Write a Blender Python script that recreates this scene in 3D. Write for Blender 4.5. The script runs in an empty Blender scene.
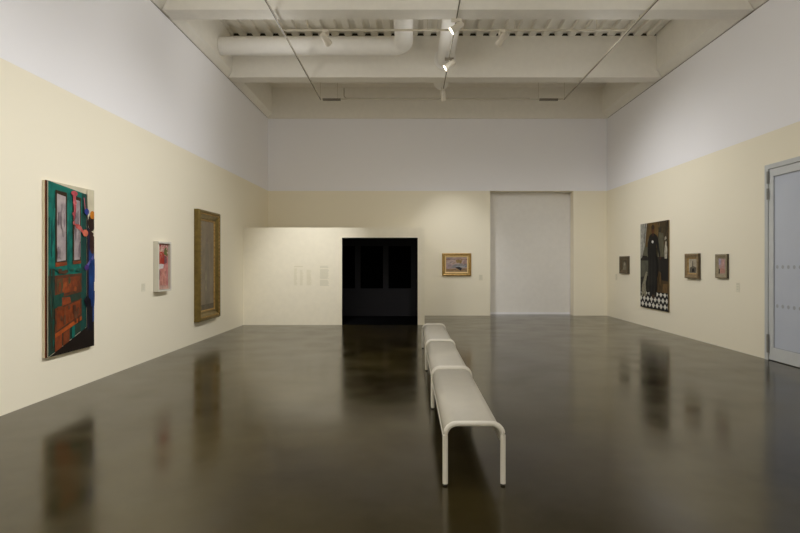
import bpy, bmesh, math, random
from mathutils import Vector, Matrix
random.seed(7)
PI = math.pi
S = bpy.context.scene
COL = S.collection

# ------------------------------------------------------------------ colours / materials
def lin(c):
    f = lambda v: v/12.92 if v <= .04045 else ((v+.055)/1.055)**2.4
    return tuple(f(v/255) for v in c) + (1,)

def mat(name, rgb, rough=.6, metal=0, spec=.5, var=None, scale=8, bump=0, bscale=60, detail=4):
    m = bpy.data.materials.new(name); m.use_nodes = True
    nt = m.node_tree; b = nt.nodes['Principled BSDF']
    b.inputs['Base Color'].default_value = lin(rgb)
    b.inputs['Roughness'].default_value = rough
    b.inputs['Metallic'].default_value = metal
    b.inputs['Specular IOR Level'].default_value = spec
    tc = nt.nodes.new('ShaderNodeTexCoord')
    n = nt.nodes.new('ShaderNodeTexNoise')
    n.inputs['Scale'].default_value = scale; n.inputs['Detail'].default_value = detail
    nt.links.new(tc.outputs['Object'], n.inputs['Vector'])
    r = nt.nodes.new('ShaderNodeValToRGB')
    v2 = var if var else tuple(max(0, c*.985) for c in rgb)
    r.color_ramp.elements[0].position = .32; r.color_ramp.elements[1].position = .68
    r.color_ramp.elements[0].color = lin(v2); r.color_ramp.elements[1].color = lin(rgb)
    nt.links.new(n.outputs['Fac'], r.inputs['Fac'])
    nt.links.new(r.outputs['Color'], b.inputs['Base Color'])
    if bump:
        n2 = nt.nodes.new('ShaderNodeTexNoise'); n2.inputs['Scale'].default_value = bscale
        nt.links.new(tc.outputs['Object'], n2.inputs['Vector'])
        bp = nt.nodes.new('ShaderNodeBump'); bp.inputs['Strength'].default_value = bump
        bp.inputs['Distance'].default_value = .004
        nt.links.new(n2.outputs['Fac'], bp.inputs['Height'])
        nt.links.new(bp.outputs['Normal'], b.inputs['Normal'])
    return m

def emit(name, rgb, strength):
    m = bpy.data.materials.new(name); m.use_nodes = True
    nt = m.node_tree; b = nt.nodes['Principled BSDF']
    b.inputs['Base Color'].default_value = lin(rgb)
    b.inputs['Emission Color'].default_value = lin(rgb)
    b.inputs['Emission Strength'].default_value = strength
    return m

PAINT_LINE = 3.72
def wall_mat(name, upper, lower):
    """two coats of wall paint, meeting at a straight line PAINT_LINE above the floor"""
    m = mat(name, upper, rough=.75, spec=.25, bump=.08, bscale=90)
    nt = m.node_tree; b = nt.nodes['Principled BSDF']
    for l in list(b.inputs['Base Color'].links): nt.links.remove(l)
    tc = nt.nodes.new('ShaderNodeTexCoord'); sx = nt.nodes.new('ShaderNodeSeparateXYZ')
    nt.links.new(tc.outputs['Object'], sx.inputs[0])
    c = nt.nodes.new('ShaderNodeMath'); c.operation = 'GREATER_THAN'; c.inputs[1].default_value = PAINT_LINE
    nt.links.new(sx.outputs['Z'], c.inputs[0])
    mx = nt.nodes.new('ShaderNodeMix'); mx.data_type = 'RGBA'
    mx.inputs['A'].default_value = lin(lower); mx.inputs['B'].default_value = lin(upper)
    nt.links.new(c.outputs[0], mx.inputs['Factor'])
    nt.links.new(mx.outputs['Result'], b.inputs['Base Color'])
    return m

def floor_mat():
    m = mat('polished_concrete', (61, 53, 28), rough=.2, spec=.68, var=(34, 28, 13), scale=.8, detail=9)
    nt = m.node_tree; b = nt.nodes['Principled BSDF']
    ramp = [n for n in nt.nodes if n.type == 'VALTORGB'][0]
    tc = [n for n in nt.nodes if n.type == 'TEX_COORD'][0]
    sx = nt.nodes.new('ShaderNodeSeparateXYZ'); nt.links.new(tc.outputs['Object'], sx.inputs[0])
    def line(axis, at, half):
        a = nt.nodes.new('ShaderNodeMath'); a.operation = 'SUBTRACT'; a.inputs[1].default_value = at
        nt.links.new(sx.outputs[axis], a.inputs[0])
        ab = nt.nodes.new('ShaderNodeMath'); ab.operation = 'ABSOLUTE'; nt.links.new(a.outputs[0], ab.inputs[0])
        lt = nt.nodes.new('ShaderNodeMath'); lt.operation = 'LESS_THAN'; lt.inputs[1].default_value = half
        nt.links.new(ab.outputs[0], lt.inputs[0]); return lt.outputs[0]
    def comb(op, p, q):
        n = nt.nodes.new('ShaderNodeMath'); n.operation = op
        for i, v in enumerate((p, q)):
            if isinstance(v, (int, float)): n.inputs[i].default_value = v
            else: nt.links.new(v, n.inputs[i])
        return n.outputs[0]
    left = comb('LESS_THAN', sx.outputs['X'], .885)
    right = comb('GREATER_THAN', sx.outputs['X'], .885)
    near = comb('LESS_THAN', sx.outputs['Y'], 4.62)
    j = comb('MULTIPLY', line('Y', 4.02, .008), left)
    j = comb('MAXIMUM', j, comb('MULTIPLY', line('Y', 4.63, .007), right))
    j = comb('MAXIMUM', j, comb('MULTIPLY', line('X', .885, .006), near))
    j = comb('MAXIMUM', j, comb('MULTIPLY', line('Y', 9.2, .009), left))
    f = comb('MULTIPLY', j, .45)
    mx = nt.nodes.new('ShaderNodeMix'); mx.data_type = 'RGBA'
    mx.inputs['B'].default_value = lin((28, 26, 20))
    nt.links.new(f, mx.inputs['Factor']); nt.links.new(ramp.outputs['Color'], mx.inputs['A'])
    nt.links.new(mx.outputs['Result'], b.inputs['Base Color'])
    b.inputs['Specular Tint'].default_value = (1, .92, .74, 1)
    n = nt.nodes.new('ShaderNodeTexNoise'); n.inputs['Scale'].default_value = 1.6; n.inputs['Detail'].default_value = 6
    nt.links.new(tc.outputs['Object'], n.inputs['Vector'])
    mr = nt.nodes.new('ShaderNodeMapRange')
    mr.inputs['From Min'].default_value = .3; mr.inputs['From Max'].default_value = .7
    mr.inputs['To Min'].default_value = .12; mr.inputs['To Max'].default_value = .22
    nt.links.new(n.outputs['Fac'], mr.inputs['Value']); nt.links.new(mr.outputs['Result'], b.inputs['Roughness'])
    n3 = nt.nodes.new('ShaderNodeTexNoise'); n3.inputs['Scale'].default_value = .9; n3.inputs['Detail'].default_value = 8; n3.inputs['Roughness'].default_value = .65
    nt.links.new(tc.outputs['Object'], n3.inputs['Vector'])
    m3 = nt.nodes.new('ShaderNodeMapRange'); m3.inputs['From Min'].default_value = .3; m3.inputs['From Max'].default_value = .7
    m3.inputs['To Min'].default_value = .36; m3.inputs['To Max'].default_value = .82
    nt.links.new(n3.outputs['Fac'], m3.inputs['Value']); nt.links.new(m3.outputs['Result'], b.inputs['Specular IOR Level'])
    return m

WHITE = (241, 240, 243); CREAM = (240, 233, 213)
M = dict(
    wall=wall_mat('two_tone_wall_paint', WHITE, CREAM),
    cream=mat('cream_wall_paint', CREAM, .75, spec=.25, bump=.08, bscale=90),
    white=mat('white_wall_paint', WHITE, .75, spec=.25),
    alcove=mat('pale_grey_paint', (232, 229, 224), .7, spec=.3),
    ceil=mat('ceiling_paint', (236, 232, 222), .7, spec=.3),
    beam=mat('beam_paint', (236, 232, 223), .65, spec=.3),
    duct=mat('duct_paint', (240, 237, 231), .5, spec=.4),
    floor=floor_mat(),
    black=mat('black_paint', (12, 12, 14), .8, spec=.2),
    blackpane=mat('black_pane', (3, 3, 4), .9, spec=.05),
    darkgrey=mat('dark_grey_paint', (54, 53, 57), .7, spec=.2),
    floorshade=mat('black_floor_shade', (9, 9, 11), .95, spec=.05, bump=.4, bscale=200),
    benchframe=mat('bench_white_powder_coat', (243, 240, 232), .4, spec=.45),
    benchseat=mat('bench_seat_powder_coat', (211, 207, 197), .45, spec=.4),
    rubber=mat('dark_rubber', (38, 36, 32), .7),
    track=mat('track_white', (196, 188, 170), .5),
    trackdark=mat('track_slot_dark', (58, 52, 42), .6),
    head=mat('spot_head_white', (214, 206, 190), .4),
    headdark=mat('spot_adapter_grey', (105, 97, 82), .5),
    lens=emit('lit_lens', (255, 244, 224), 14),
    flute_shade=mat('deck_flute_shade', (52, 46, 34), .9),
    conduit=mat('conduit_grey', (176, 168, 150), .5),
    gap=mat('shadow_gap_trim', (120, 114, 104), .8),
    doorframe=mat('door_frame_grey', (196, 199, 200), .45),
    doorleaf=mat('door_leaf_white', (206, 209, 211), .4),
    doorpane=mat('frosted_door_glass', (196, 203, 218), .22, spec=.5, scale=2),
    dots=mat('etched_dots', (158, 163, 174), .5),
    steel=mat('hinge_steel', (150, 150, 146), .45, metal=.2),
    canvas=mat('canvas_edge_cream', (222, 212, 184), .8),
    gilt=mat('antique_gilt', (128, 108, 54), .42, metal=.45, var=(108, 90, 44), scale=12),
    giltlight=mat('gilt_bright', (190, 156, 92), .4, metal=.35, var=(150, 114, 54), scale=25),
    giltdark=mat('gilt_dark', (104, 84, 40), .5, metal=.3, var=(74, 58, 26), scale=30),
    liner=mat('pale_gold_liner', (226, 198, 142), .5),
    whiteframe=mat('white_box_frame', (214, 210, 198), .5),
    brownframe=mat('brown_gold_frame', (146, 126, 92), .5, var=(118, 98, 68), scale=40),
    darkframe=mat('dark_wood_frame', (98, 82, 56), .5, var=(74, 61, 41), scale=40),
    greyframe=mat('grey_gold_frame', (160, 148, 122), .5, var=(134, 122, 98), scale=40),
    sidedark=mat('dark_frame_side', (76, 66, 48), .6),
    tanedge=mat('tan_canvas_edge', (146, 124, 86), .7),
    label=mat('label_card', (230, 224, 203), .7),
    ink=mat('grey_ink', (216, 211, 190), .8),
    vinyl=mat('grey_vinyl_text', (226, 219, 194), .8),
)

def pm(rgb, var=None, scale=14):
    """oil paint: two close tones broken up by noise"""
    key = 'paint_%d_%d_%d' % tuple(rgb) + ('' if not var else '_%d_%d_%d' % tuple(var))
    if key in bpy.data.materials: return bpy.data.materials[key]
    return mat(key, rgb, .55, spec=.15, var=var or tuple(c*.82 for c in rgb), scale=scale, detail=6)

# ------------------------------------------------------------------ mesh helpers
def box(bm, x0, x1, y0, y1, z0, z1, mi=0, bevel=0):
    vs = [bm.verts.new((x, y, z)) for x in (x0, x1) for y in (y0, y1) for z in (z0, z1)]
    fs = [(0,1,3,2), (4,6,7,5), (0,4,5,1), (2,3,7,6), (0,2,6,4), (1,5,7,3)]
    out = []
    for f in fs:
        fa = bm.faces.new([vs[i] for i in f]); fa.material_index = mi; out.append(fa)
    if bevel:
        es = list({e for f in out for e in f.edges})
        bmesh.ops.bevel(bm, geom=es, offset=bevel, segments=2, profile=.5, affect='EDGES')

def tube(bm, pts, r, seg=16, caps=True, mi=0):
    pts = [Vector(p) for p in pts]; n = len(pts); rings = []
    t0 = (pts[1]-pts[0]).normalized()
    up = Vector((0, 0, 1)) if abs(t0.z) < .9 else Vector((0, 1, 0))
    a = t0.cross(up).normalized()
    for i, p in enumerate(pts):
        if i == 0: t = t0
        elif i == n-1: t = (pts[-1]-pts[-2]).normalized()
        else: t = ((pts[i+1]-p).normalized() + (p-pts[i-1]).normalized()).normalized()
        a = (a - t*a.dot(t)).normalized(); b = t.cross(a)
        rr = r[i] if isinstance(r, (list, tuple)) else r
        k = 1.0
        if 0 < i < n-1:
            k = 1
        rings.append([bm.verts.new(p + (a*math.cos(q) + b*math.sin(q))*rr*k) for q in [2*PI*j/seg for j in range(seg)]])
    for A, B in zip(rings, rings[1:]):
        for j in range(seg):
            f = bm.faces.new((A[j], A[(j+1) % seg], B[(j+1) % seg], B[j])); f.smooth = True; f.material_index = mi
    if caps:
        for R_ in (rings[0][::-1], rings[-1]):
            f = bm.faces.new(R_); f.material_index = mi
            for e in f.edges: e.smooth = False

def frame_sweep(bm, w, h, prof, mi=0):
    """mitred rectangular frame, centred on x, from z=0 to h; prof = [(inset, depth)], depth is out of the wall (-y)"""
    rings = []
    for (t, d) in prof:
        rings.append([bm.verts.new(p) for p in ((-w/2+t, -d, t), (w/2-t, -d, t), (w/2-t, -d, h-t), (-w/2+t, -d, h-t))])
    m = len(rings)
    for i in range(m):
        A, B = rings[i], rings[(i+1) % m]
        for j in range(4):
            bm.faces.new((A[j], A[(j+1) % 4], B[(j+1) % 4], B[j])).material_index = mi
    bmesh.ops.recalc_face_normals(bm, faces=bm.faces[:])

def fin(name, bm, mats, parent=None, loc=None):
    if not isinstance(mats, (list, tuple)): mats = [mats]
    bmesh.ops.recalc_face_normals(bm, faces=bm.faces[:]) if not bm.faces[:0] else None
    me = bpy.data.meshes.new(name); bm.to_mesh(me); bm.free()
    for m in mats: me.materials.append(m)
    o = bpy.data.objects.new(name, me); COL.objects.link(o)
    if parent: o.parent = parent
    if loc: o.location = loc
    return o

def NB(): return bmesh.new()

def tag(o, label, cat, group=None):
    o['label'] = label; o['category'] = cat
    if group: o['group'] = group
    return o

def thing(name, label, cat, loc=(0, 0, 0), rz=0, group=None):
    o = bpy.data.objects.new(name, None); COL.objects.link(o)
    o.location = loc; o.rotation_euler = (0, 0, rz); o.empty_display_size = .1
    return tag(o, label, cat, group)

def struct(name, bm, m, parent=None):
    o = fin(name, bm, m, parent)
    if not parent: o['kind'] = 'structure'
    return o

def bx(*boxes):
    bm = NB()
    for b in boxes: box(bm, *b)
    return bm

# ------------------------------------------------------------------ the room
XL, XR, YB, YF = -4.26, 5.85, 15.9, -5.0
ZW, ZD = 5.875, 6.85                     # top of the lining walls, underside of the roof deck
VY = 13.54                               # front of the vestibule
VX = .345
AX0, AX1, AZ, AD = 2.366, 4.848, 3.72, .40  # alcove
DY0, DY1, DZ = 6.75, 8.80, 3.19          # door in the right wall
T = .3

struct('floor', bx((XL-T, XR+T, YF-T, YB+AD+.4, -.2, 0)), M['floor'])
struct('wall_left', bx((XL-T, XL, YF, YB, 0, ZW)), M['wall'])
struct('wall_right', bx((XR, XR+T, YF, DY0, 0, ZW), (XR, XR+T, DY1, YB, 0, ZW), (XR, XR+T, DY0, DY1, DZ, ZW),
                        (XR+.2, XR+T, DY0, DY1, 0, DZ)), M['wall'])
struct('wall_back', bx((XL-T, AX0, YB, YB+T, 0, ZW), (AX1, XR+T, YB, YB+T, 0, ZW), (AX0, AX1, YB, YB+T, AZ, ZW)), M['wall'])
struct('wall_front', bx((XL-T, XR+T, YF-T, YF, 0, ZD)), M['wall'])
# alcove: reveal and back panel
struct('wall_alcove', bx((AX0-.1, AX1+.1, YB+AD, YB+AD+.1, 0, AZ+.1), (AX0-.1, AX0, YB+T, YB+AD, 0, AZ), (AX1, AX1+.1, YB+T, YB+AD, 0, AZ),
                         (AX0-.1, AX1+.1, YB+T, YB+AD, AZ, AZ+.1)), M['alcove'])
struct('trim_1', bx((AX0, AX1, YB+AD-.012, YB+AD, 0, .07)), M['white'])
# upper walls behind the shadow gap
g = .022
for nm, b in (('trim_2', (XL-T, XL-.012, YF, YB, ZW, ZW+g)), ('trim_3', (XR+.012, XR+T, YF, YB, ZW, ZW+g))):
    struct(nm, bx(b), M['gap'])
UL, UR = -4.147, 5.70
def prism_y(prof, y0, y1):
    bm = NB(); A = [bm.verts.new((x, y0, z)) for x, z in prof]; B = [bm.verts.new((x, y1, z)) for x, z in prof]; n = len(prof)
    for i in range(n): bm.faces.new((A[i], A[(i+1) % n], B[(i+1) % n], B[i]))
    bm.faces.new(A); bm.faces.new(B[::-1])
    return bm
struct('wall_left_upper', prism_y([(XL-T, ZW+g), (XL+.004, ZW+g), (UL, 6.04), (UL, ZD+.1), (XL-T, ZD+.1)], YF, YB), M['beam'])
struct('wall_right_upper', prism_y([(XR+T, ZW+g), (XR-.004, ZW+g), (UR, 6.06), (UR, ZD+.1), (XR+T, ZD+.1)], YF, YB), M['beam'])
struct('trim_4', bx((UL+.002, UR-.002, YB-.36, YB-.03, ZD-.05, ZD-.001)), M['beam'])
struct('wall_back_upper', bx((XL-T, XR+T, YB-.03, YB+T, ZW+.002, ZD+.1)), M['beam'])
# beams
for y0, y1 in ((9.05, 9.42), (12.37, 12.73), (5.72, 6.08), (2.4, 2.76), (-.9, -.54)):
    bm = NB(); pr = [(UL+.002, ZD), (UL+.002, 6.045), (XL+.01, ZW+.03), (XR-.01, ZW+.03), (UR-.002, 6.065), (UR-.002, ZD)]
    pr = [(UL+.002, ZD), (UL+.002, 6.05), (XL+.03, ZW+.01), (XR-.03, ZW+.01), (UR-.002, 6.07), (UR-.002, ZD)]
    A = [bm.verts.new((x, y0, z)) for x, z in pr]; B = [bm.verts.new((x, y1, z)) for x, z in pr]
    for i in range(6): bm.faces.new((A[i], A[(i+1) % 6], B[(i+1) % 6], B[i]))
    bm.faces.new(A); bm.faces.new(B[::-1])
    struct('ceiling_beam', bm, M['beam'])
    struct('flute_shade_strip', bx((UL+.002, UR-.002, y0+.015, y0+.05, ZD, ZD+.062)), M['flute_shade'])  # dark strip paints in the shade of the deck flutes above the beam
# corrugated steel deck
bm = NB(); pitch, dep = .305, .065
prof = []; x = UL-.13
while x < XR+.1:
    prof += [(x, 0), (x+.15, 0), (x+.172, dep), (x+.283, dep)]
    x += pitch
prof = [(px, ZD+pz) for px, pz in prof]
ya, yb = YF, YB
lo = [[bm.verts.new((px, y, pz)) for px, pz in prof] for y in (ya, yb)]
hi = [[bm.verts.new((px, y, ZD+.25)) for px, pz in prof] for y in (ya, yb)]
n = len(prof)
for i in range(n-1):
    bm.faces.new((lo[0][i], lo[0][i+1], lo[1][i+1], lo[1][i]))
    bm.faces.new((hi[0][i], hi[1][i], hi[1][i+1], hi[0][i+1]))
    for k in (0, 1): bm.faces.new((lo[k][i], hi[k][i], hi[k][i+1], lo[k][i+1]))
struct('ceiling', bm, M['ceil'])

# vestibule (low box room with the dark doorway)
OX0, OX1, OZ, VZ = -1.753, .17, 2.217, 2.476
w = .14
struct('wall_partition', bx((XL, OX0, VY, VY+w, 0, VZ), (OX1, VX, VY, VY+w, 0, VZ), (OX0, OX1, VY, VY+w, OZ, VZ),
                            (VX-w, VX, VY+w, YB, 0, VZ), (XL, VX-w, VY+w, YB, VZ-.1, VZ)), M['cream'])
i0 = VY+w
struct('wall_vestibule', bx((XL+.002, OX0, i0, i0+.02, 0, VZ-.1), (OX1, VX-w, i0, i0+.02, 0, VZ-.1), (OX0, OX1, i0, i0+.02, OZ, VZ-.1),
                            (VX-w-.02, VX-w, i0+.02, YB-.12, 0, VZ-.12), (XL+.002, XL+.022, i0+.02, YB-.12, 0, VZ-.12),
                            (XL+.002, VX-w, i0+.02, YB-.12, VZ-.12, VZ-.1),
                            (OX0, OX0+.008, VY+.006, i0, 0, OZ-.008), (OX1-.008, OX1, VY+.006, i0, 0, OZ-.008), (OX0, OX1, VY+.006, i0, OZ-.008, OZ)), M['black'])
struct('floor_vestibule', bx((XL+.022, VX-w-.02, i0+.02, YB-.12, 0, .006), (OX0+.008, OX1-.008, VY+.006, i0+.02, 0, .006)), M['floorshade'])  # black slab added so the floor inside the doorway stays dark as in shade
# dark glazed screen at its back
win = bpy.data.objects.new('window_1', None); COL.objects.link(win); win['kind'] = 'structure'; win.location = (0, YB-.11, 0)
ys = YB-.11
def scr(px): return (px-411)*ys/533
rows = (1.6-(288.5-262)*ys/533, 1.6+(262-246)*ys/533)
holes = [(-3.6, scr(334)), (scr(337), scr(355)), (scr(360.5), scr(383)), (scr(388.5), scr(411)), (scr(416.5), VX-w-.06)]
bm = NB(); x0 = XL+.022; x1 = VX-w-.02
box(bm, x0, x1, 0, .06, .006, rows[0]); box(bm, x0, x1, 0, .06, rows[1], VZ-.12)
xs = [x0] + [v for h in holes for v in h] + [x1]
for a, b in zip(xs[0::2], xs[1::2]): box(bm, a, b, 0, .06, rows[0], rows[1])
fin('window_frame', bm, M['darkgrey'], win)
for a, b in holes: fin('pane', bx((a, b, .04, .05, rows[0], rows[1])), M['blackpane'], win)

# ------------------------------------------------------------------ glass door in the right wall
door = bpy.data.objects.new('door_1', None); COL.objects.link(door); door['kind'] = 'structure'
door.location = (XR, DY1, 0)                # local: x out into wall(+), y negative = towards camera
fw = .075
L = DY1-DY0
fin('door_frame', bx((-.012, .09, -fw, 0, 0, DZ), (-.012, .09, -L+fw, -fw, DZ-fw, DZ), (-.012, .09, -L, -L+fw, 0, DZ)), M['doorframe'], door)
st = .105; top = .12; bot = .2
ly0, ly1 = -L+fw+.006, -fw-.006
lz0, lz1 = .012, DZ-fw-.006
lf = fin('door_leaf', bx((.004, .055, ly1-st, ly1, lz0, lz1), (.004, .055, ly0, ly0+st, lz0, lz1),
                         (.004, .055, ly0+st, ly1-st, lz1-top, lz1), (.004, .055, ly0+st, ly1-st, lz0, lz0+bot)), M['doorleaf'], door)
fin('pane', bx((.022, .036, ly0+st, ly1-st, lz0+bot, lz1-top)), M['doorpane'], lf)
bm = NB()
frame_pts = (.022, ly0+st, ly1-st, lz0+bot, lz1-top)
gk = .012
box(bm, .014, .022, ly1-st-gk, ly1-st, lz0+bot, lz1-top); box(bm, .014, .022, ly0+st, ly0+st+gk, lz0+bot, lz1-top)
box(bm, .014, .022, ly0+st+gk, ly1-st-gk, lz1-top-gk, lz1-top); box(bm, .014, .022, ly0+st+gk, ly1-st-gk, lz0+bot, lz0+bot+gk)
fin('gasket', bm, M['dots'], lf)
# two rows of etched dots
def rowz(py, px): return 1.6+(262-py)*(5.87*533/(px-411))/533
bm = NB()
for z in (rowz(267, 781), rowz(306.5, 781)):
    y = ly1-st-.07
    while y > ly0+st+.05:
        r = .031
        c = [bm.verts.new((.0215, y+r*math.cos(q), z+r*math.sin(q))) for q in [2*PI*k/12 for k in range(12)]]
        bm.faces.new(c); y -= .126
fin('dots', bm, M['dots'], lf)
for z0, z1 in ((2.62, 2.80), (2.88, 3.08), (.12, .42)):
    bm = NB(); tube(bm, [(-.022, -fw-.004, z0), (-.022, -fw-.004, z1)], .012, 12); box(bm, -.014, -.006, -fw-.03, -fw+.02, z0, z1)
    fin('hinge', bm, M['steel'], door)
bm = NB(); box(bm, -.012, .004, ly0+st+.55, ly0+st+.7, lz0+.03, lz0+.11, 0, .004)
fin('floor_bolt', bm, M['steel'], lf)

# ------------------------------------------------------------------ ducts
def arc(c, r, a0, a1, ux, uy, n=8):
    return [Vector(c) + Vector(ux)*(r*math.cos(a0+(a1-a0)*i/n)) + Vector(uy)*(r*math.sin(a0+(a1-a0)*i/n)) for i in range(n+1)]
DR, DZc = .192, 6.30
dy, dx = 11.6, -.15
d = thing('duct', 'white round ceiling duct running from the left wall, elbow and forward through beam', 'duct', (0, 0, 0), 0)
bm = NB()
rb = .26
path = [Vector((UL+.005, dy, DZc)), Vector((dx-rb, dy, DZc))] + arc((dx-rb, dy-rb, DZc), rb, PI/2, 0, (1, 0, 0), (0, 1, 0))[1:] + [Vector((dx, 9.44, DZc))]
tube(bm, path, DR, 32)
fin('pipe', bm, M['duct'], d)
for y0, y1 in ((9.42, 9.46), (9.01, 9.05)):
    bm = NB(); tube(bm, [(dx, y0, DZc), (dx, y1, DZc)], DR+.065, 32); fin('collar', bm, M['duct'], d)
bm = NB(); tube(bm, [(dx, 6.1, DZc), (dx, 9.03, DZc)], DR, 32); fin('pipe', bm, M['duct'], d)
d2x = .79
d = thing('duct', 'straight white round duct above the middle lighting track, running through the beams', 'duct', (0, 0, 0), 0)
for y0, y1 in ((6.1, 9.03), (9.44, 12.35)):
    bm = NB(); tube(bm, [(d2x, y0, DZc), (d2x, y1, DZc)], DR, 32); fin('pipe', bm, M['duct'], d)
bm = NB(); tube(bm, [(d2x, 12.75, DZc), (d2x, 13.9, DZc)] + arc((d2x, 13.9, DZc+.3), .3, -PI/2, 0, (0, 1, 0), (0, 0, 1))[1:] + [Vector((d2x, 14.2, ZD-.005))], DR, 32)
fin('pipe', bm, M['duct'], d)
for y0, y1 in ((9.01, 9.05), (9.42, 9.46), (12.33, 12.37), (12.73, 12.77)):
    bm = NB(); tube(bm, [(d2x, y0, DZc), (d2x, y1, DZc)], DR+.065, 32); fin('collar', bm, M['duct'], d)
# conduit on the far upper wall
yw = YB-.03-.016
def cw(px, py): return Vector(((px-411)*yw/533, yw, 1.6+(262-py)*yw/533))
c = tag(fin('conduit', NB(), M['conduit']), 'thin painted conduit along the far wall behind the last beam', 'conduit')
bm = NB(); A, B = cw(344, 88), cw(344, 98.4)
tube(bm, [A] + [B+Vector((0, 0, .1))] + arc(B+Vector((.1, 0, .1)), .1, PI, 1.5*PI, (1, 0, 0), (0, 0, 1))[1:] + [cw(530, 98.4)], .014, 10)
bm.to_mesh(c.data); bm.free()

# ------------------------------------------------------------------ track lighting
ZT = 1.6+4.2
tracks = {}
def track(name, label, p0, p1, loc, rods, adapters=()):
    t = thing(name, label, 'lighting track', loc, 0, 'lighting tracks')
    p0, p1 = Vector(p0), Vector(p1)
    along_y = abs(p1.y-p0.y) > abs(p1.x-p0.x)
    hw, hh = (.012, .013) if along_y else (.013, .015)
    if along_y:
        a, b = p0.y, p1.y
        fin('rail', bx((-hw, hw, a, b, 0, 2*hh)), M['track'], t)
        fin('slot_strip', bx((-.006, .006, a+.01, b-.01, -.002, 0)), M['trackdark'], t)
    else:
        a, b = p0.x, p1.x
        fin('rail', bx((a, b, -hw, hw, 0, 2*hh)), M['track'], t)
        fin('slot_strip', bx((a+.01, b-.01, -.006, .006, -.002, 0)), M['track'], t)
    for (rx, ry, zt) in rods:
        bm = NB(); tube(bm, [(rx, ry, 2*hh), (rx, ry, zt-loc[2])], .005, 8); fin('hanging_rod', bm, M['track'], t)
    for (q0, q1) in adapters:
        e = fin('end_feed', bx((q0, q1, -.03, .03, -.022, 2*hh-.004) if not along_y else (-.03, .03, q0, q1, -.022, 2*hh-.004)), M['headdark'], t)
    return t
XT = (-2.34, .786, 3.96)
YE = 13.82
ya = .5
rods = lambda x: [(0, yy, ZW+.005) for yy in (2.58, 5.9, 9.23, 12.55)] + [(0, YE-.06, ZD if abs(x-XT[1]) > .1 else 6.108)]
nm = ('long lighting track along the left side, seen at a steep slant over the left wall',
      'long lighting track down the middle below the straight duct',
      'long lighting track along the right side, slanting over the right half of the room')
for x, lb in zip(XT, nm):
    track('lighting_track', lb, (0, ya, 0), (0, YE, 0), (x, 0, ZT), rods(x))
zc = ZT+.03
track('lighting_track', 'cross track behind the nearest beam, carrying spotlights', (XT[0]-.02, 0, 0), (XT[2]+.02, 0, 0), (0, 9.76, zc),
      [(x, 0, ZD) for x in (-1.9, .3, 1.9, 3.4)])
track('lighting_track', 'far cross track near the end wall, left of the middle track', (XT[0]+.03, 0, 0), (XT[1]-.05, 0, 0), (0, YE-.03, ZT+.0),
      [(x, 0, ZD) for x in (-1.9,)], [(XT[0]+.06, XT[0]+.52)])
track('lighting_track', 'far cross track near the end wall, right of the middle track', (XT[1]+.05, 0, 0), (XT[2]-.03, 0, 0), (0, YE-.03, ZT+.0),
      [(x, 0, ZD) for x in (3.3,)], [(XT[2]-.64, XT[2]-.16)])

def fixture(label, loc, aim, lamp=0, dark=False, cone=70):
    """track spotlight hanging from loc (underside of a track), pointing at aim"""
    t = thing('track_spotlight', label, 'spotlight', loc, 0, 'track spotlights')
    dvec = (Vector(aim)-Vector(loc)); dh = Vector((dvec.x, dvec.y, 0)).normalized()
    hm = M['head']
    fin('adapter', bx((-.07*abs(dh.x)-.02, .07*abs(dh.x)+.02, -.07*abs(dh.y)-.02, .07*abs(dh.y)+.02, -.052, -.003)), M['headdark'] if dark else hm, t)
    bm = NB(); tube(bm, [(0, 0, -.052), (0, 0, -.11)], .013, 10); fin('stem', bm, hm, t)
    c = Vector((0, 0, -.15)); u = (Vector(aim)-(Vector(loc)+c)).normalized()
    bm = NB()
    tube(bm, [c+u*.11, c+u*.075, c+u*.06, c-u*.115, c-u*.13, c-u*.131], [.068, .066, .058, .058, .045, .002], 24, caps=False)
    h = fin('head', bm, hm, t)
    bm = NB(); tube(bm, [c+u*.088, c+u*.094], [.064, .060], 24); fin('lens', bm, M['lens'], h)
    if lamp: spot(Vector(loc)+c+u*.14, aim, lamp, cone)
    return t

def spot(loc, aim, watts, cone=70, blend=1.0, size=.07, col=(1, .995, .98)):
    ld = bpy.data.lights.new('gallery_spot', 'SPOT'); ld.energy = watts; ld.spot_size = math.radians(cone); ld.spot_blend = blend
    ld.shadow_soft_size = size; ld.color = col
    o = bpy.data.objects.new('gallery_spot', ld); COL.objects.link(o); o.location = loc
    o.rotation_euler = (Vector(aim)-Vector(loc)).to_track_quat('-Z', 'Y').to_euler()
    return o

ZH = ZT-.003
fixture('white spotlight on the left half of the near cross track', (-1.56, 9.76, zc-.003), (1.2, 15.9, 2.6), 40, cone=45)
fixture('spotlight on the right half of the near cross track', (1.66, 9.76, zc-.003), (-1.2, 15.9, 2.2), 40, cone=45)
fixture('lit spotlight nearest the camera on the middle track', (XT[1], 9.2, ZH), (-4.2, 9.4, 2.2), 0)
fixture('lit spotlight on the middle track just in front of the second beam', (XT[1], 10.95, ZH), (-4.2, 11.2, 2.0), 0, dark=True)
fixture('spotlight on the middle track just past the second beam', (XT[1], 13.0, ZH), (1.36, 15.9, 1.4), 240, cone=50)
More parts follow.
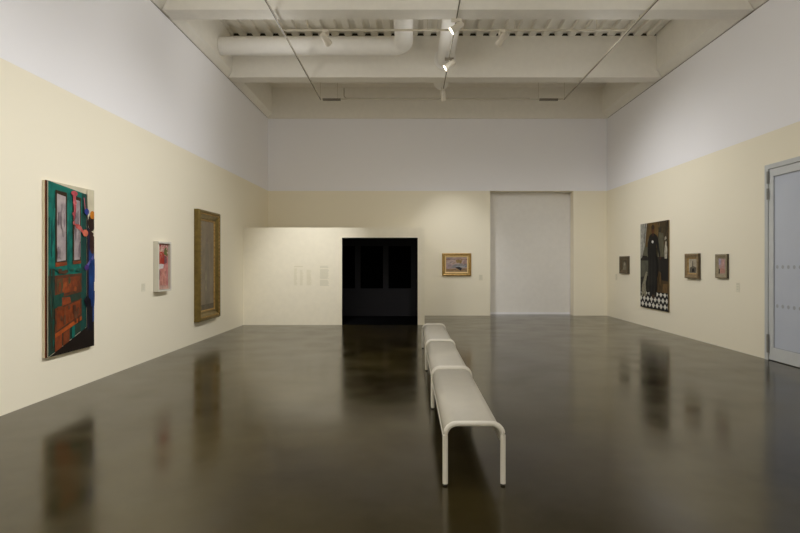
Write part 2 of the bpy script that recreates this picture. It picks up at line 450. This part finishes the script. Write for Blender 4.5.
# wall washing spots on the tracks, aimed across the room
for y, p in ((-3, 270), (-1, 280), (1, 300), (3, 315), (5, 325), (7, 330), (9, 290), (10.6, 90)):
    spot((XT[1]-.1, y, ZT-.2), (XL, y-.1, 0), p, 93)
for y, p in ((12.3, 330), (10.6, 200), (8.0, 85), (5.0, 80), (2, 80), (-1, 150)):
    spot((XT[1]+.1, y, ZT-.2), (XR, y+.4, .95), p, 92)
spot((XT[0]+.3, 10.4, ZT-.2), (-2.6, VY, 1.2), 690, 44)
for x, y, tx, p in ((XT[1], 6.9, 1.9, 230), (XT[2], 6.9, 4.6, 200), (XT[0], 6.9, 4.5, 190)):
    spot((x, y, ZT-.2), (tx, YB, .8), p, 48)
for x in XT:  # unseen spots added on the front wall for bounced fill
    spot((x, .6, ZT-.2), (x, YF, 2.6), 460, 120)
# added fill: unseen point lights below the tracks to brighten the ceiling
for x, k in zip(XT, (1.65, 1.0, 1.0)):
    for y in (1.2, 4.2, 7.4, 10.3):
        pl = bpy.data.lights.new('ceiling_fill', 'POINT'); pl.energy = (10 if y < 13 else 6)*k; pl.shadow_soft_size = .12; pl.color = (1, .995, .98)
        po = bpy.data.objects.new('ceiling_fill', pl); COL.objects.link(po); po.location = (x-.3, y, ZT-.45)
for y in (2.2, 6.4):  # unseen spots added to brighten the bench seats
    spot((XT[1], y, ZT-.2), (.44, y+1.2, .4), 25, 50)

# ------------------------------------------------------------------ benches
BL, BW, BH, TR = 2.028, .414, .462, .0195
def hoop_path(y):
    zc_, hw, r = BH-TR, BW/2, .085
    P = [Vector((-hw, y, .36))]
    P += arc((-hw+r, y, zc_-r), r, PI, PI/2, (1, 0, 0), (0, 0, 1))
    P += arc((hw-r, y, zc_-r), r, PI/2, 0, (1, 0, 0), (0, 0, 1))
    P += [Vector((hw, y, .36))]
    return P
def make_bench():
    t = thing('bench', '', 'bench', (0, 0, 0), 0, 'white metal benches in a row')
    hw, r, zc_ = BW/2, .085, BH-TR
    prof = [Vector((-hw, 0, BH-.165))] + arc((-hw+r, 0, zc_-r), r, PI, PI/2, (1, 0, 0), (0, 0, 1)) + \
           arc((hw-r, 0, zc_-r), r, PI/2, 0, (1, 0, 0), (0, 0, 1)) + [Vector((hw, 0, BH-.165))]
    th = .006
    cen = Vector((0, 0, zc_-.2))
    bm = NB(); rings = []
    for y in (TR, BL-TR):
        out = [bm.verts.new((p.x, y, p.z-.004)) for p in prof]
        inn = []
        for i, p in enumerate(prof):
            a = prof[max(i-1, 0)]; b = prof[min(i+1, len(prof)-1)]; tg = (b-a).normalized()
            nr = Vector((tg.z, 0, -tg.x)); inn.append(bm.verts.new((p.x+nr.x*th, y, p.z-.004+nr.z*th)))
        rings.append(out + inn[::-1])
    m = len(rings[0])
    for i in range(m):
        j = (i+1) % m
        f = bm.faces.new((rings[0][i], rings[0][j], rings[1][j], rings[1][i]))
        f.smooth = i != len(prof)-1 and i != m-1
    k = len(prof)
    for R in rings:
        for i in range(k-1): bm.faces.new((R[i], R[i+1], R[m-2-i], R[m-1-i]))
    st_ = fin('seat', bm, M['benchseat'], t)
    for x in (-hw, hw):
        bm = NB(); tube(bm, [(x, TR, BH-.167), (x, BL-TR, BH-.167)], .0075, 10); fin('edge_lip', bm, M['benchframe'], st_)
    for y in (TR, BL-TR):
        bm = NB(); tube(bm, hoop_path(y), TR, 18, caps=False); fin('end_rail', bm, M['benchframe'], t)
        for x in (-hw, hw):
            bm = NB(); tube(bm, [(x, y, .014), (x, y, .361)], TR, 18); l = fin('leg', bm, M['benchframe'], t)
            bm = NB(); tube(bm, [(x, y, 0), (x, y, .014)], TR-.003, 16); fin('foot_cap', bm, M['rubber'], l)
    return t
def copy_tree(o):
    c = o.copy(); COL.objects.link(c)
    for ch in list(o.children):
        cc = ch.copy(); COL.objects.link(cc); cc.parent = c
        for g2 in list(ch.children):
            dd = g2.copy(); COL.objects.link(dd); dd.parent = cc
    return c
b0 = make_bench()
labels = ('white metal bench nearest the camera, first of three in a row',
          'white metal bench in the middle of the row of three',
          'white metal bench farthest from the camera, beside the dark doorway')
for i, lb in enumerate(labels):
    b = b0 if i == 0 else copy_tree(b0)
    y = 3.80+i*(BL+.012)
    b.location = (.452-.0043*(y-3.80), y, 0); b.rotation_euler = (0, 0, .0043); b['label'] = lb

# ------------------------------------------------------------------ pictures
LEFT, BACK, RIGHT = PI/2, 0, -PI/2
def place(name, label, cat, side, c, z, group=None):
    loc = {'l': (XL+.002, c, z), 'r': (XR-.002, c, z), 'b': (c, YB-.002, z), 'v': (c, VY-.002, z)}[side]
    rz = {'l': LEFT, 'r': RIGHT, 'b': BACK, 'v': BACK}[side]
    return thing(name, label, cat, loc, rz, group)

def picture(parent, name, w, h, d, z0, shapes, base, back=.012):
    """painted panel: one mesh; shapes = [(kind, data, material)] in 0..1 coordinates laid over each other as paint"""
    mats = [base]; bm = NB()
    box(bm, -w/2, w/2, -d, -d+back, z0, z0+h)
    def P(u, v, k): return bm.verts.new((-w/2+max(0, min(1, u))*w, -d-.00012*k, z0+max(0, min(1, v))*h))
    for k, (kind, data, m) in enumerate(shapes, 1):
        if m not in mats: mats.append(m)
        if kind == 'p': pts = data
        else:
            cx, cy, rx, ry = data; pts = [(cx+rx*math.cos(q), cy+ry*math.sin(q)) for q in [2*PI*j/20 for j in range(20)]]
        f = bm.faces.new([P(u, v, k) for u, v in pts]); f.material_index = mats.index(m)
    me = fin(name, bm, mats, parent)
    return me
def strokes(n, u0, v0, u1, v1, cols, ln, wd, ang, jit=.35):
    """loose brush marks laid over an area of a painting"""
    out = []
    for i in range(n):
        cu, cv = u0+(u1-u0)*random.random(), v0+(v1-v0)*random.random()
        a = ang+jit*(random.random()-.5)*2; l = ln*(.6+.8*random.random())/2; w_ = wd*(.6+.8*random.random())/2
        dx_, dy_ = math.cos(a), math.sin(a)
        pts = [(-l, -w_*.4), (-l*.6, -w_), (l*.7, -w_*.8), (l, 0), (l*.6, w_), (-l*.7, w_*.9)]
        out.append(('p', [(min(u1, max(u0, cu+p*dx_-q*dy_)), min(v1, max(v0, cv+p*dy_+q*dx_))) for p, q in pts], random.choice(cols)))
    return out
def R(u0, v0, u1, v1): return [(u0, v0), (u1, v0), (u1, v1), (u0, v1)]

# --- tall green door painting (left wall)
t = place('painting', 'tall unframed painting of a green and rust panelled door, nearest on left wall', 'painting', 'l', 6.157+.4625, .49)
W, H, D = .925, 2.06, .04
fin('stretcher', bx((-W/2, W/2, -D+.013, 0, 0, H)), M['canvas'], t)
teal = pm((24, 112, 98), (18, 82, 74), 9); teald = pm((34, 66, 58), (44, 52, 40), 12)
rust = pm((142, 66, 32), (84, 48, 32), 10); rustd = pm((104, 54, 30), (66, 50, 36), 14); dk = pm((30, 22, 18)); glassc = pm((176, 164, 162), (140, 130, 134), 8)
creamp = pm((206, 198, 172), (190, 182, 158), 5); blue = pm((26, 66, 128), (20, 46, 96), 8); dblue = pm((24, 26, 62)); skin = pm((66, 38, 26), (44, 26, 20))
sh = [('p', R(0, 0, 1, 1), creamp), ('p', [(.0, .0), (.03, .0), (.03, 1), (0, 1)], pm((66, 40, 22))),
      ('p', [(.04, .0), (.83, .13), (.83, .965), (.04, 1)], teal),
      ('p', [(.04, .0), (.83, .13), (.83, .45), (.04, .46)], teald),
      ('p', [(.70, .1), (.83, .13), (.83, .965), (.73, .968)], pm((28, 74, 66), (24, 56, 52), 9)),
      ('p', [(.17, .52), (.40, .53), (.40, .95), (.17, .955)], pm((58, 46, 30))), ('p', [(.20, .54), (.375, .55), (.375, .925), (.20, .935)], glassc),
      ('p', [(.52, .53), (.70, .535), (.70, .935), (.52, .94)], pm((58, 46, 30))), ('p', [(.55, .55), (.675, .555), (.675, .915), (.55, .92)], glassc),
      ('p', [(.17, .51), (.40, .52), (.40, .54), (.17, .535)], rust), ('p', [(.52, .525), (.70, .53), (.70, .548), (.52, .545)], rust),
      ('p', [(.16, .325), (.71, .355), (.71, .47), (.16, .46)], rustd), ('p', [(.20, .345), (.68, .37), (.68, .455), (.20, .44)], rust),
      ('p', [(.20, .345), (.32, .35), (.32, .445), (.20, .44)], pm((60, 74, 54), (110, 60, 32), 16)),
      ('p', [(.12, .27), (.30, .28), (.34, .36), (.14, .345)], pm((30, 72, 60))), ('p', [(.3, .27), (.5, .275), (.46, .33), (.3, .33)], rust),
      ('p', [(.16, .12), (.71, .2), (.71, .315), (.16, .27)], rustd), ('p', [(.19, .14), (.68, .215), (.68, .305), (.19, .26)], pm((134, 62, 28), (98, 48, 26), 9)),
      ('p', [(.16, .1), (.71, .18), (.71, .205), (.16, .125)], pm((170, 82, 34))),
      ('p', [(.16, .02), (.3, .04), (.3, .12), (.16, .1)], rust), ('p', [(.32, .045), (.45, .06), (.45, .14), (.32, .12)], pm((120, 60, 32))), ('p', [(.5, .07), (.56, .075), (.56, .155), (.5, .15)], teal),
      ('p', [(.04, .0), (1, .0), (1, .16), (.83, .13)], dk),
      ('p', [(.83, .1), (.88, .12), (.88, .97), (.83, .965)], pm((40, 36, 40))),
      ('p', [(.88, .6), (1, .6), (1, 1), (.84, 1), (.84, .93)], creamp),
      ('p', [(.86, .12), (.9, .12), (.9, .74), (.86, .76)], dblue),
      ('p', [(.88, .14), (1, .16), (1, .6), (.94, .66), (.88, .6)], blue),
      ('e', (.96, .65, .07, .06), skin), ('e', (.94, .79, .085, .055), pm((44, 26, 20))), ('e', (.96, .84, .06, .026), pm((206, 126, 26))),
      ('p', [(.88, .75), (.99, .72), (.93, .69), (1, .66), (1, .62), (.9, .64)], pm((52, 30, 22))),
      ('p', [(.80, .49), (.98, .56), (.98, .585), (.82, .52)], pm((96, 92, 160))), ('e', (.82, .505, .05, .018), pm((74, 50, 120))),
      ('p', [(.76, .3), (.84, .33), (.96, .28), (.96, .1), (.88, .1), (.84, .24)], pm((20, 18, 28))),
      ('e', (.55, .955, .07, .016), pm((196, 84, 92))), ('p', [(.51, .95), (.58, .94), (.59, .87), (.57, .8), (.53, .79), (.54, .86)], pm((186, 88, 94), (150, 70, 76), 20)), ('e', (.56, .9, .042, .013), pm((200, 104, 108))), ('e', (.55, .83, .045, .013), pm((176, 84, 90))), ('e', (.56, .775, .045, .014), pm((206, 112, 110))),
      ('p', [(.54, .77), (.64, .77), (.78, .72), (.77, .70), (.66, .735), (.58, .745)], pm((196, 92, 88), (160, 70, 66), 20)), ('e', (.66, .748, .04, .013), pm((204, 106, 100))),
      ('e', (.78, .72, .06, .022), pm((206, 110, 86))), ('p', [(.74, .94), (.76, .94), (.79, .86), (.77, .86)], pm((176, 100, 110))), ('e', (.81, .855, .055, .02), pm((52, 66, 150)))]
i_ = 9
tl = [pm((20, 96, 90)), pm((34, 124, 110)), pm((22, 78, 74))]
sh[5:5] = strokes(26, .05, .5, .7, .95, tl, .03, .16, 0) + strokes(18, .05, .04, .16, .5, [teald, pm((36, 84, 72)), pm((54, 60, 44))], .03, .12, 0)
extra = strokes(12, .21, .36, .67, .45, [pm((150, 76, 38)), pm((96, 54, 34)), pm((74, 76, 52)), pm((120, 62, 34))], .06, .05, 0, .3) + \
        strokes(14, .2, .17, .66, .28, [pm((124, 64, 34)), pm((84, 50, 32)), pm((100, 62, 42))], .07, .05, 0, .3) + \
        strokes(9, .17, .47, .7, .5, [pm((70, 62, 44)), pm((40, 92, 78)), pm((84, 58, 40))], .12, .02, 0, .1) + \
        strokes(8, .2, .56, .37, .92, [pm((172, 160, 160)), pm((140, 126, 132))], .04, .12, 0, .2) + strokes(6, .55, .57, .67, .9, [pm((172, 160, 160)), pm((140, 126, 132))], .03, .12, 0, .2) + \
        strokes(8, .9, .2, 1, .56, [pm((36, 84, 150)), pm((22, 50, 108))], .03, .1, 0, .2)
sh[-5:-5] = extra
picture(t, 'canvas', W, H, D, 0, sh, pm((120, 66, 32)))

# --- small pink painting in a white box frame (left wall)
t = place('painting', 'small pink and red figure painting in a white box frame on left wall', 'painting', 'l', 9.042, 1.105)
W, H = .47, .838
bm = NB(); frame_sweep(bm, W, H, [(0, 0), (0, .085), (.03, .085), (.03, .02), (.03, 0)]); fin('frame', bm, M['whiteframe'], t)
pk = pm((204, 146, 138), (176, 112, 108), 16)
picture(t, 'canvas', W-.07, H-.07, .045, .035, [
    ('p', R(0, 0, .16, 1), pm((150, 124, 122), (120, 96, 100), 20)),
    ('p', [(.1, .86), (.4, .99), (.7, .98), (.3, .82)], pm((196, 122, 122), (226, 190, 180), 24)),
    ('p', [(.55, .78), (.95, .72), (.98, .9), (.7, .92)], pm((116, 122, 66), (90, 96, 50), 20)),
    ('p', [(.12, .56), (.62, .54), (.66, .76), (.4, .86), (.16, .78)], pm((190, 62, 44), (160, 48, 38), 18)),
    ('e', (.36, .87, .13, .05), pm((222, 178, 158))),
    ('p', [(.62, .55), (.9, .58), (.86, .72), (.66, .74)], pm((136, 88, 96))),
    ('p', [(.02, .44), (.55, .46), (.6, .55), (.3, .56), (.04, .53)], pm((226, 218, 214), (200, 190, 190), 20)),
    ('p', [(.3, .1), (.82, .1), (.8, .44), (.36, .43)], pm((196, 128, 114), (214, 160, 146), 14)),
    *strokes(24, 0, .62, 1, 1, [pm((216, 164, 152)), pm((186, 84, 76)), pm((150, 100, 100)), pm((226, 200, 186))], .16, .035, .6, .8),
    *strokes(14, .14, .56, .64, .8, [pm((204, 74, 50)), pm((170, 52, 42)), pm((214, 110, 90))], .2, .04, 1.2, .5),
    *strokes(18, .25, .08, .85, .44, [pm((214, 158, 144)), pm((184, 116, 104)), pm((204, 138, 124))], .1, .08, 1.5, .3),
    ('p', [(0, .2), (.2, .22), (.22, .42), (.04, .42)], pm((110, 70, 76))),
    ('p', [(0, 0), (1, 0), (1, .07), (0, .09)], pm((206, 166, 152)))], pk)

# --- large gilt frame (left wall)
t = place('painting', 'large tall dim grey portrait in a deep antique gilt frame on left wall', 'painting', 'l', 11.035, .412)
W, H = 1.15, 2.235
bm = NB(); frame_sweep(bm, W, H, [(0, 0), (0, .085), (.02, .115), (.05, .12), (.065, .10), (.085, .10), (.10, .085), (.15, .06), (.165, .066), (.18, .05), (.18, 0)])
fr = fin('frame', bm, M['gilt'], t)
bm = NB(); frame_sweep(bm, W-.36, H-.36, [(0, .02), (0, .058), (.012, .058), (.03, .04), (.03, .02)])
o = fin('inner_moulding', bm, M['giltlight'], t); o.location.z = .18
bm = NB()
def beads(p0, p1, n):
    p0, p1 = Vector(p0), Vector(p1); m = n*4
    tube(bm, [p0+(p1-p0)*i/m for i in range(m+1)], [.003+.011*abs(math.sin(PI*i/4)) for i in range(m+1)], 8)
for sx_ in (-1, 1): beads((sx_*(W/2-.075), -.102, .09), (sx_*(W/2-.075), -.102, H-.09), 27)
for zz in (.075, H-.075): beads((-W/2+.09, -.102, zz), (W/2-.09, -.102, zz), 13)
fin('beading', bm, M['giltlight'], fr)
gp = pm((140, 127, 106), (120, 108, 90), 3)
picture(t, 'canvas', W-.42, H-.42, .035, .21, [
    ('p', [(.3, .0), (.75, .0), (.66, .5), (.6, .75), (.4, .75), (.36, .5)], pm((132, 122, 104), (110, 102, 86), 4)),
    ('p', [(.36, .2), (.5, .22), (.46, .45), (.38, .42)], pm((146, 136, 112), (120, 110, 92), 9)),
    ('e', (.5, .8, .1, .06), pm((140, 126, 108), (118, 106, 90), 8)),
    ('p', R(0, 0, 1, .06), pm((108, 98, 80)))], gp)

# --- small landscape on the back wall
t = place('painting', 'small landscape painting in gold frame on back wall between doorway and alcove', 'painting', 'b', 1.357, 1.187)
W, H = .865, .675
bm = NB(); frame_sweep(bm, W, H, [(0, 0), (0, .05), (.03, .06), (.06, .045), (.075, .05), (.085, .04), (.085, 0)]); fin('frame', bm, M['giltlight'], t)
bm = NB(); frame_sweep(bm, W-.17, H-.17, [(0, .012), (0, .04), (.035, .028), (.035, .012)]); o = fin('liner', bm, M['liner'], t); o.location.z = .085
picture(t, 'canvas', W-.24, H-.24, .022, .12, [
    ('p', [(0, .0), (1, 0), (1, .25), (0, .2)], pm((170, 140, 104), (144, 118, 90), 24)),
    ('p', [(0, .2), (.5, .25), (.3, .5), (.2, .55), (0, .6)], pm((184, 162, 164))),
    ('p', [(.2, .25), (1, .3), (1, .55), (.55, .6), (.3, .45)], pm((128, 128, 134), (160, 150, 146), 20)),
    ('p', [(0, .82), (.5, .86), (1, .8), (1, .88), (0, .9)], pm((150, 112, 98))),
    ('p', [(.5, .62), (.72, .56), (.78, .84), (.6, .86), (.46, .8)], pm((136, 112, 66), (160, 136, 92), 24)),
    ('p', [(.78, .5), (.98, .5), (.95, .95), (.85, .8)], pm((142, 116, 118), (172, 148, 140), 24)),
    *strokes(26, 0, .3, 1, .98, [pm((196, 178, 172)), pm((164, 146, 146)), pm((178, 150, 134)), pm((140, 138, 142))], .2, .04, .2, .5), *strokes(12, 0, .02, 1, .24, [pm((186, 154, 114)), pm((140, 116, 92)), pm((120, 112, 104))], .2, .03, .1, .3),
    ('p', [(.5, .64), (.7, .6), (.74, .8), (.6, .84), (.48, .78)], pm((132, 110, 66), (156, 134, 92), 24)),
    ('p', [(.3, .24), (.45, .28), (.7, .08), (.76, .24), (.62, .34), (.5, .32)], pm((58, 56, 60))),
    ('p', [(.45, .36), (.9, .32), (.9, .37), (.5, .4)], pm((176, 184, 190)))], pm((190, 168, 158), (170, 148, 142), 14))

# --- full-length portrait on a chequered floor (right wall)
t = place('painting', 'tall unframed dark portrait of a standing person on black and white checked floor', 'painting', 'r', 12.775, .472)
W, H, D = 1.45, 2.08, .035
fin('stretcher', bx((-W/2, W/2, -D+.013, 0, 0, H)), M['tanedge'], t)
blk = pm((20, 19, 18), (13, 12, 12), 8)
sh = [('p', [(.0, .55), (.45, .55), (.45, 1), (0, 1)], pm((104, 102, 82), (82, 80, 64), 5)),
      ('p', [(.2, .72), (.7, .7), (.75, 1), (.2, 1)], pm((112, 88, 48), (84, 66, 38), 5)),
      ('p', [(.62, .5), (1, .5), (1, 1), (.66, 1)], pm((72, 60, 40), (48, 42, 30), 5)),
      ('p', [(.0, .2), (1, .2), (1, .6), (0, .62)], pm((36, 33, 28), (26, 24, 21), 5)),
      ('p', [(.0, .36), (.3, .38), (.3, .56), (.0, .56)], pm((92, 92, 78), (70, 70, 60), 6)),
      ('p', [(.58, .2), (1, .2), (1, .36), (.9, .4), (.68, .44)], pm((80, 62, 36), (58, 45, 28), 6)),
      ('p', [(.8, .2), (.98, .2), (.98, .3), (.84, .3)], pm((108, 84, 50))),
      ('p', [(.78, .34), (1, .33), (1, .6), (.72, .58)], pm((30, 27, 24))),
      ('p', R(0, 0, 1, .2), pm((17, 16, 16)))]
sh += strokes(16, .28, .78, .72, 1, [pm((124, 98, 54)), pm((88, 70, 40)), pm((106, 86, 50))], .09, .03, .8, 1) + strokes(12, .7, .62, 1, 1, [pm((86, 70, 44)), pm((60, 50, 34))], .1, .03, 1.2, .5) + strokes(10, .6, .22, .82, .42, [pm((104, 80, 46)), pm((74, 57, 33))], .1, .03, 1.3, .4)
wq = pm((220, 217, 208), (202, 200, 190), 10)
for r_, v in enumerate((.045, .112, .179)):
    for k in range(9):
        u = k*.135 + (0 if r_ % 2 else -.0675)+.03
        if u < -.05 or u > 1.05: continue
        pts = [(u-.058, v), (u, v-.032), (u+.058, v), (u, min(v+.032, .198))]
        pts = [(max(0, min(1, a)), b) for a, b in pts]
        if len({p[0] for p in pts}) > 1: sh.append(('p', pts, wq))
    for k in range(9):
        if r_ == 2: break
        u = k*.135 + (-.0675 if r_ % 2 else 0)+.03
        v2 = v+.0335
        if 0.06 < u < .94 and r_ == 0 and k % 2: sh.append(('e', (u, v2, .016, .012), wq))
sh += [('p', [(.02, 1), (.27, 1), (.2, .75), (.08, .6), (.02, .58)], pm((172, 170, 160), (128, 126, 117), 16)),
       ('p', [(.11, 1), (.14, 1), (.11, .7), (.1, .7)], pm((120, 120, 110))),
       ('p', [(.2, 1), (.23, 1), (.17, .76), (.15, .78)], pm((92, 92, 84))),
       ('p', [(.66, .6), (.88, .6), (.86, .86), (.7, .88)], pm((98, 94, 74), (76, 72, 56), 8)), ('p', [(.28, .6), (.36, .6), (.38, .84), (.3, .8)], pm((112, 108, 88), (92, 88, 70), 8)),
       ('p', [(.36, .15), (.62, .15), (.655, .4), (.65, .52), (.6, .66), (.6, .74), (.39, .74), (.4, .64), (.34, .52), (.34, .4)], blk),
       ('p', [(.36, .6), (.33, .8), (.36, .845), (.45, .87), (.54, .87), (.63, .845), (.68, .8), (.76, .62), (.73, .59), (.64, .7), (.61, .76), (.6, .62)], blk), ('p', [(.33, .8), (.36, .6), (.32, .56), (.29, .64), (.3, .76)], blk), ('p', [(.42, .2), (.45, .2), (.47, .6), (.45, .7)], pm((38, 36, 34))), ('p', [(.54, .2), (.57, .2), (.58, .55), (.56, .6)], pm((36, 34, 32))),
       ('e', (.76, .585, .03, .02), skin),
       ('p', [(.45, .84), (.53, .84), (.52, .9), (.46, .9)], skin), ('e', (.49, .915, .055, .042), pm((104, 62, 36), (70, 42, 26), 16)), ('e', (.49, .945, .062, .026), pm((58, 42, 26))),
       ('e', (.48, .775, .034, .017), pm((248, 246, 240))), ('p', [(.46, .79), (.47, .76), (.5, .76), (.49, .79)], pm((226, 222, 214))),
       ('p', [(.90, .58), (.98, .58), (.99, .68), (.96, .77), (.93, .77), (.895, .68)], pm((190, 184, 168), (140, 134, 120), 20)), ('p', [(.90, .78), (.97, .80), (.94, .83), (.9, .81)], pm((168, 160, 144))),
       ('p', [(.06, .13), (.12, .13), (.14, .17), (.22, .13), (.26, .15), (.22, .28), (.26, .36), (.3, .42), (.24, .43), (.16, .36), (.08, .26)], pm((160, 154, 132), (96, 92, 78), 22)),
       ('p', [(.46, .13), (.56, .12), (.55, .16), (.47, .17)], pm((70, 50, 34)))]
picture(t, 'canvas', W, H, D, 0, sh, pm((52, 46, 34)))

# --- three small framed pictures (right wall)
def small(label, y, z, W, H, d, fm, side, lm, shapes, base, rail=.085):
    t = place('painting', label, 'painting', 'r', y, z)
    bm = NB(); frame_sweep(bm, W, H, [(0, 0), (0, d*.9), (.012, d), (rail*.45, d), (rail*.6, d*.75), (rail, d*.6), (rail, 0)])
    fin('frame', bm, fm, t)
    bm = NB(); frame_sweep(bm, W+.004, H+.004, [(0, 0), (0, d*.82), (.004, d*.82), (.004, 0)]); o = fin('frame_edge', bm, side, t); o.location.z = -.002
    bm = NB(); frame_sweep(bm, W-2*rail, H-2*rail, [(0, .008), (0, d*.6), (.022, d*.45), (.022, .008)]); o = fin('liner', bm, lm, t); o.location.z = rail
    picture(t, 'canvas', W-2*rail-.03, H-2*rail-.03, d*.4, rail+.015, shapes, base)
small('small dark framed grey picture far along right wall, left of the tall portrait', 14.54, 1.285, .575, .47, .06, M['darkframe'], M['sidedark'], M['darkframe'],
      [('p', [(.2, 0), (.85, 0), (.8, .5), (.6, .85), (.35, .8)], pm((136, 130, 112), (100, 94, 80), 24)), ('e', (.55, .6, .14, .16), pm((160, 154, 138)))], pm((94, 84, 64), (70, 62, 48), 12))
small('small brown and gold framed grey picture just right of the tall portrait', 11.02, 1.262, .52, .51, .065, M['brownframe'], M['darkframe'], M['giltlight'],
      [('p', [(.1, .05), (.9, .05), (.95, .4), (.6, .5), (.2, .42)], pm((112, 104, 90), (84, 78, 68), 24)), ('p', [(.4, .1), (.75, .12), (.7, .35), (.45, .34)], pm((44, 42, 38))),
       ('p', [(.45, .4), (.6, .4), (.56, .85), (.48, .85)], pm((96, 88, 78))), ('p', [(.05, .6), (.35, .6), (.3, .95), (.1, .95)], pm((186, 176, 156)))], pm((184, 174, 154), (156, 146, 128), 14))
small('small grey-gold framed pink and lilac picture, nearest the glass door', 9.99, 1.3, .37, .445, .05, M['greyframe'], M['sidedark'], M['greyframe'],
      [('p', [(.4, .1), (.8, .1), (.85, .9), (.5, .95)], pm((196, 158, 150), (170, 128, 120), 20)), ('p', [(0, .55), (.3, .6), (.35, 1), (0, 1)], pm((146, 138, 168), (180, 170, 180), 20)),
       ('p', [(0, 0), (.2, 0), (.2, .3), (0, .35)], pm((58, 60, 46))), ('p', [(.2, .05), (.95, .05), (.95, .3), (.3, .4)], pm((186, 140, 126), (160, 118, 108), 24))], pm((176, 152, 146), (150, 126, 124), 14), rail=.06)

# ------------------------------------------------------------------ wall labels and texts
def lines(bm, x0, x1, z1, z0, n, y=-.004, fill=.55, rag=.25):
    st_ = (z1-z0)/n
    for i in range(n):
        za = z1-i*st_
        box(bm, x0, x1-(x1-x0)*rag*random.random(), y-.0008, y, za-st_*fill, za)
def wall_label(label, side, c, z, W, H, n):
    t = place('wall_label', label, 'wall label', side, c, z)
    fin('card', bx((-W/2, W/2, -.003, 0, 0, H)), M['label'], t)
    bm = NB(); lines(bm, -W/2+.012, W/2-.012, H-.015, .02, n, -.003, .5); fin('text', bm, M['ink'], t)
wall_label('small pale label card left of the white box frame', 'l', 8.48, 1.13, .12, .13, 6)
wall_label('small pale label card right of the gold framed landscape', 'b', (480.8-411)*YB/533, 1.05, .11, .17, 7)
wall_label('small pale label card nearest the glass door', 'r', 9.53, 1.06, .1, .17, 3)
wall_label('small pale label card beyond the dark framed picture', 'r', 15.18, 1.08, .12, .18, 7)
def wx(px): return (px-411)*VY/533
def wz(py): return 1.6+(262-py)*VY/533
t = thing('wall_text', 'pale three column block of wall text on the low partition', 'wall text', (wx(302.8), VY, wz(285.5)))
bm = NB(); o_ = wx(302.8); zb = wz(285.5)
lines(bm, wx(294)-o_, wx(303)-o_, wz(266)-zb, wz(267)-zb, 1, 0, 1, 0)
fin('title', bm, M['vinyl'], t)
for a, b, tp in ((294, 297.4, 268.5), (300, 303.6, 270), (306.6, 312, 270)):
    bm = NB(); lines(bm, wx(a)-o_, wx(b)-o_, wz(tp)-zb, 0, 22, 0, .62, .35); fin('text_column', bm, M['vinyl'], t)
t = thing('wall_text', 'grey block of wall text next to the dark doorway', 'wall text', (wx(325), VY, wz(286)))
o_ = wx(325); zb = wz(286)
for a, b in ((265.8, 268.2), (269.2, 279), (280, 286)):
    bm = NB(); lines(bm, wx(320)-o_, wx(329.2)-o_, wz(a)-zb, wz(b)-zb, int((b-a)*1.7)+1, 0, .6, .2); fin('text_paragraph', bm, M['ink'], t)

# ------------------------------------------------------------------ camera, world, view
cd = bpy.data.cameras.new('camera'); cam = bpy.data.objects.new('camera', cd); COL.objects.link(cam)
cam.location = (0, 0, 1.6); cam.rotation_euler = (PI/2, 0, 0)
cd.sensor_width = 36; cd.sensor_fit = 'HORIZONTAL'; cd.lens = 533*36/800
cd.shift_x = -11/800; cd.shift_y = -4.5/800; cd.clip_start = .05
S.camera = cam
wd = bpy.data.worlds.new('dark_world'); S.world = wd; wd.use_nodes = True
wd.node_tree.nodes['Background'].inputs['Color'].default_value = (0, 0, 0, 1)
S.view_settings.view_transform = 'Standard'; S.view_settings.look = 'None'
S.view_settings.exposure = .12; S.view_settings.gamma = 1; S.view_settings.use_curve_mapping = False
S.cycles.max_bounces = 10; S.cycles.diffuse_bounces = 8; S.cycles.use_denoising = True
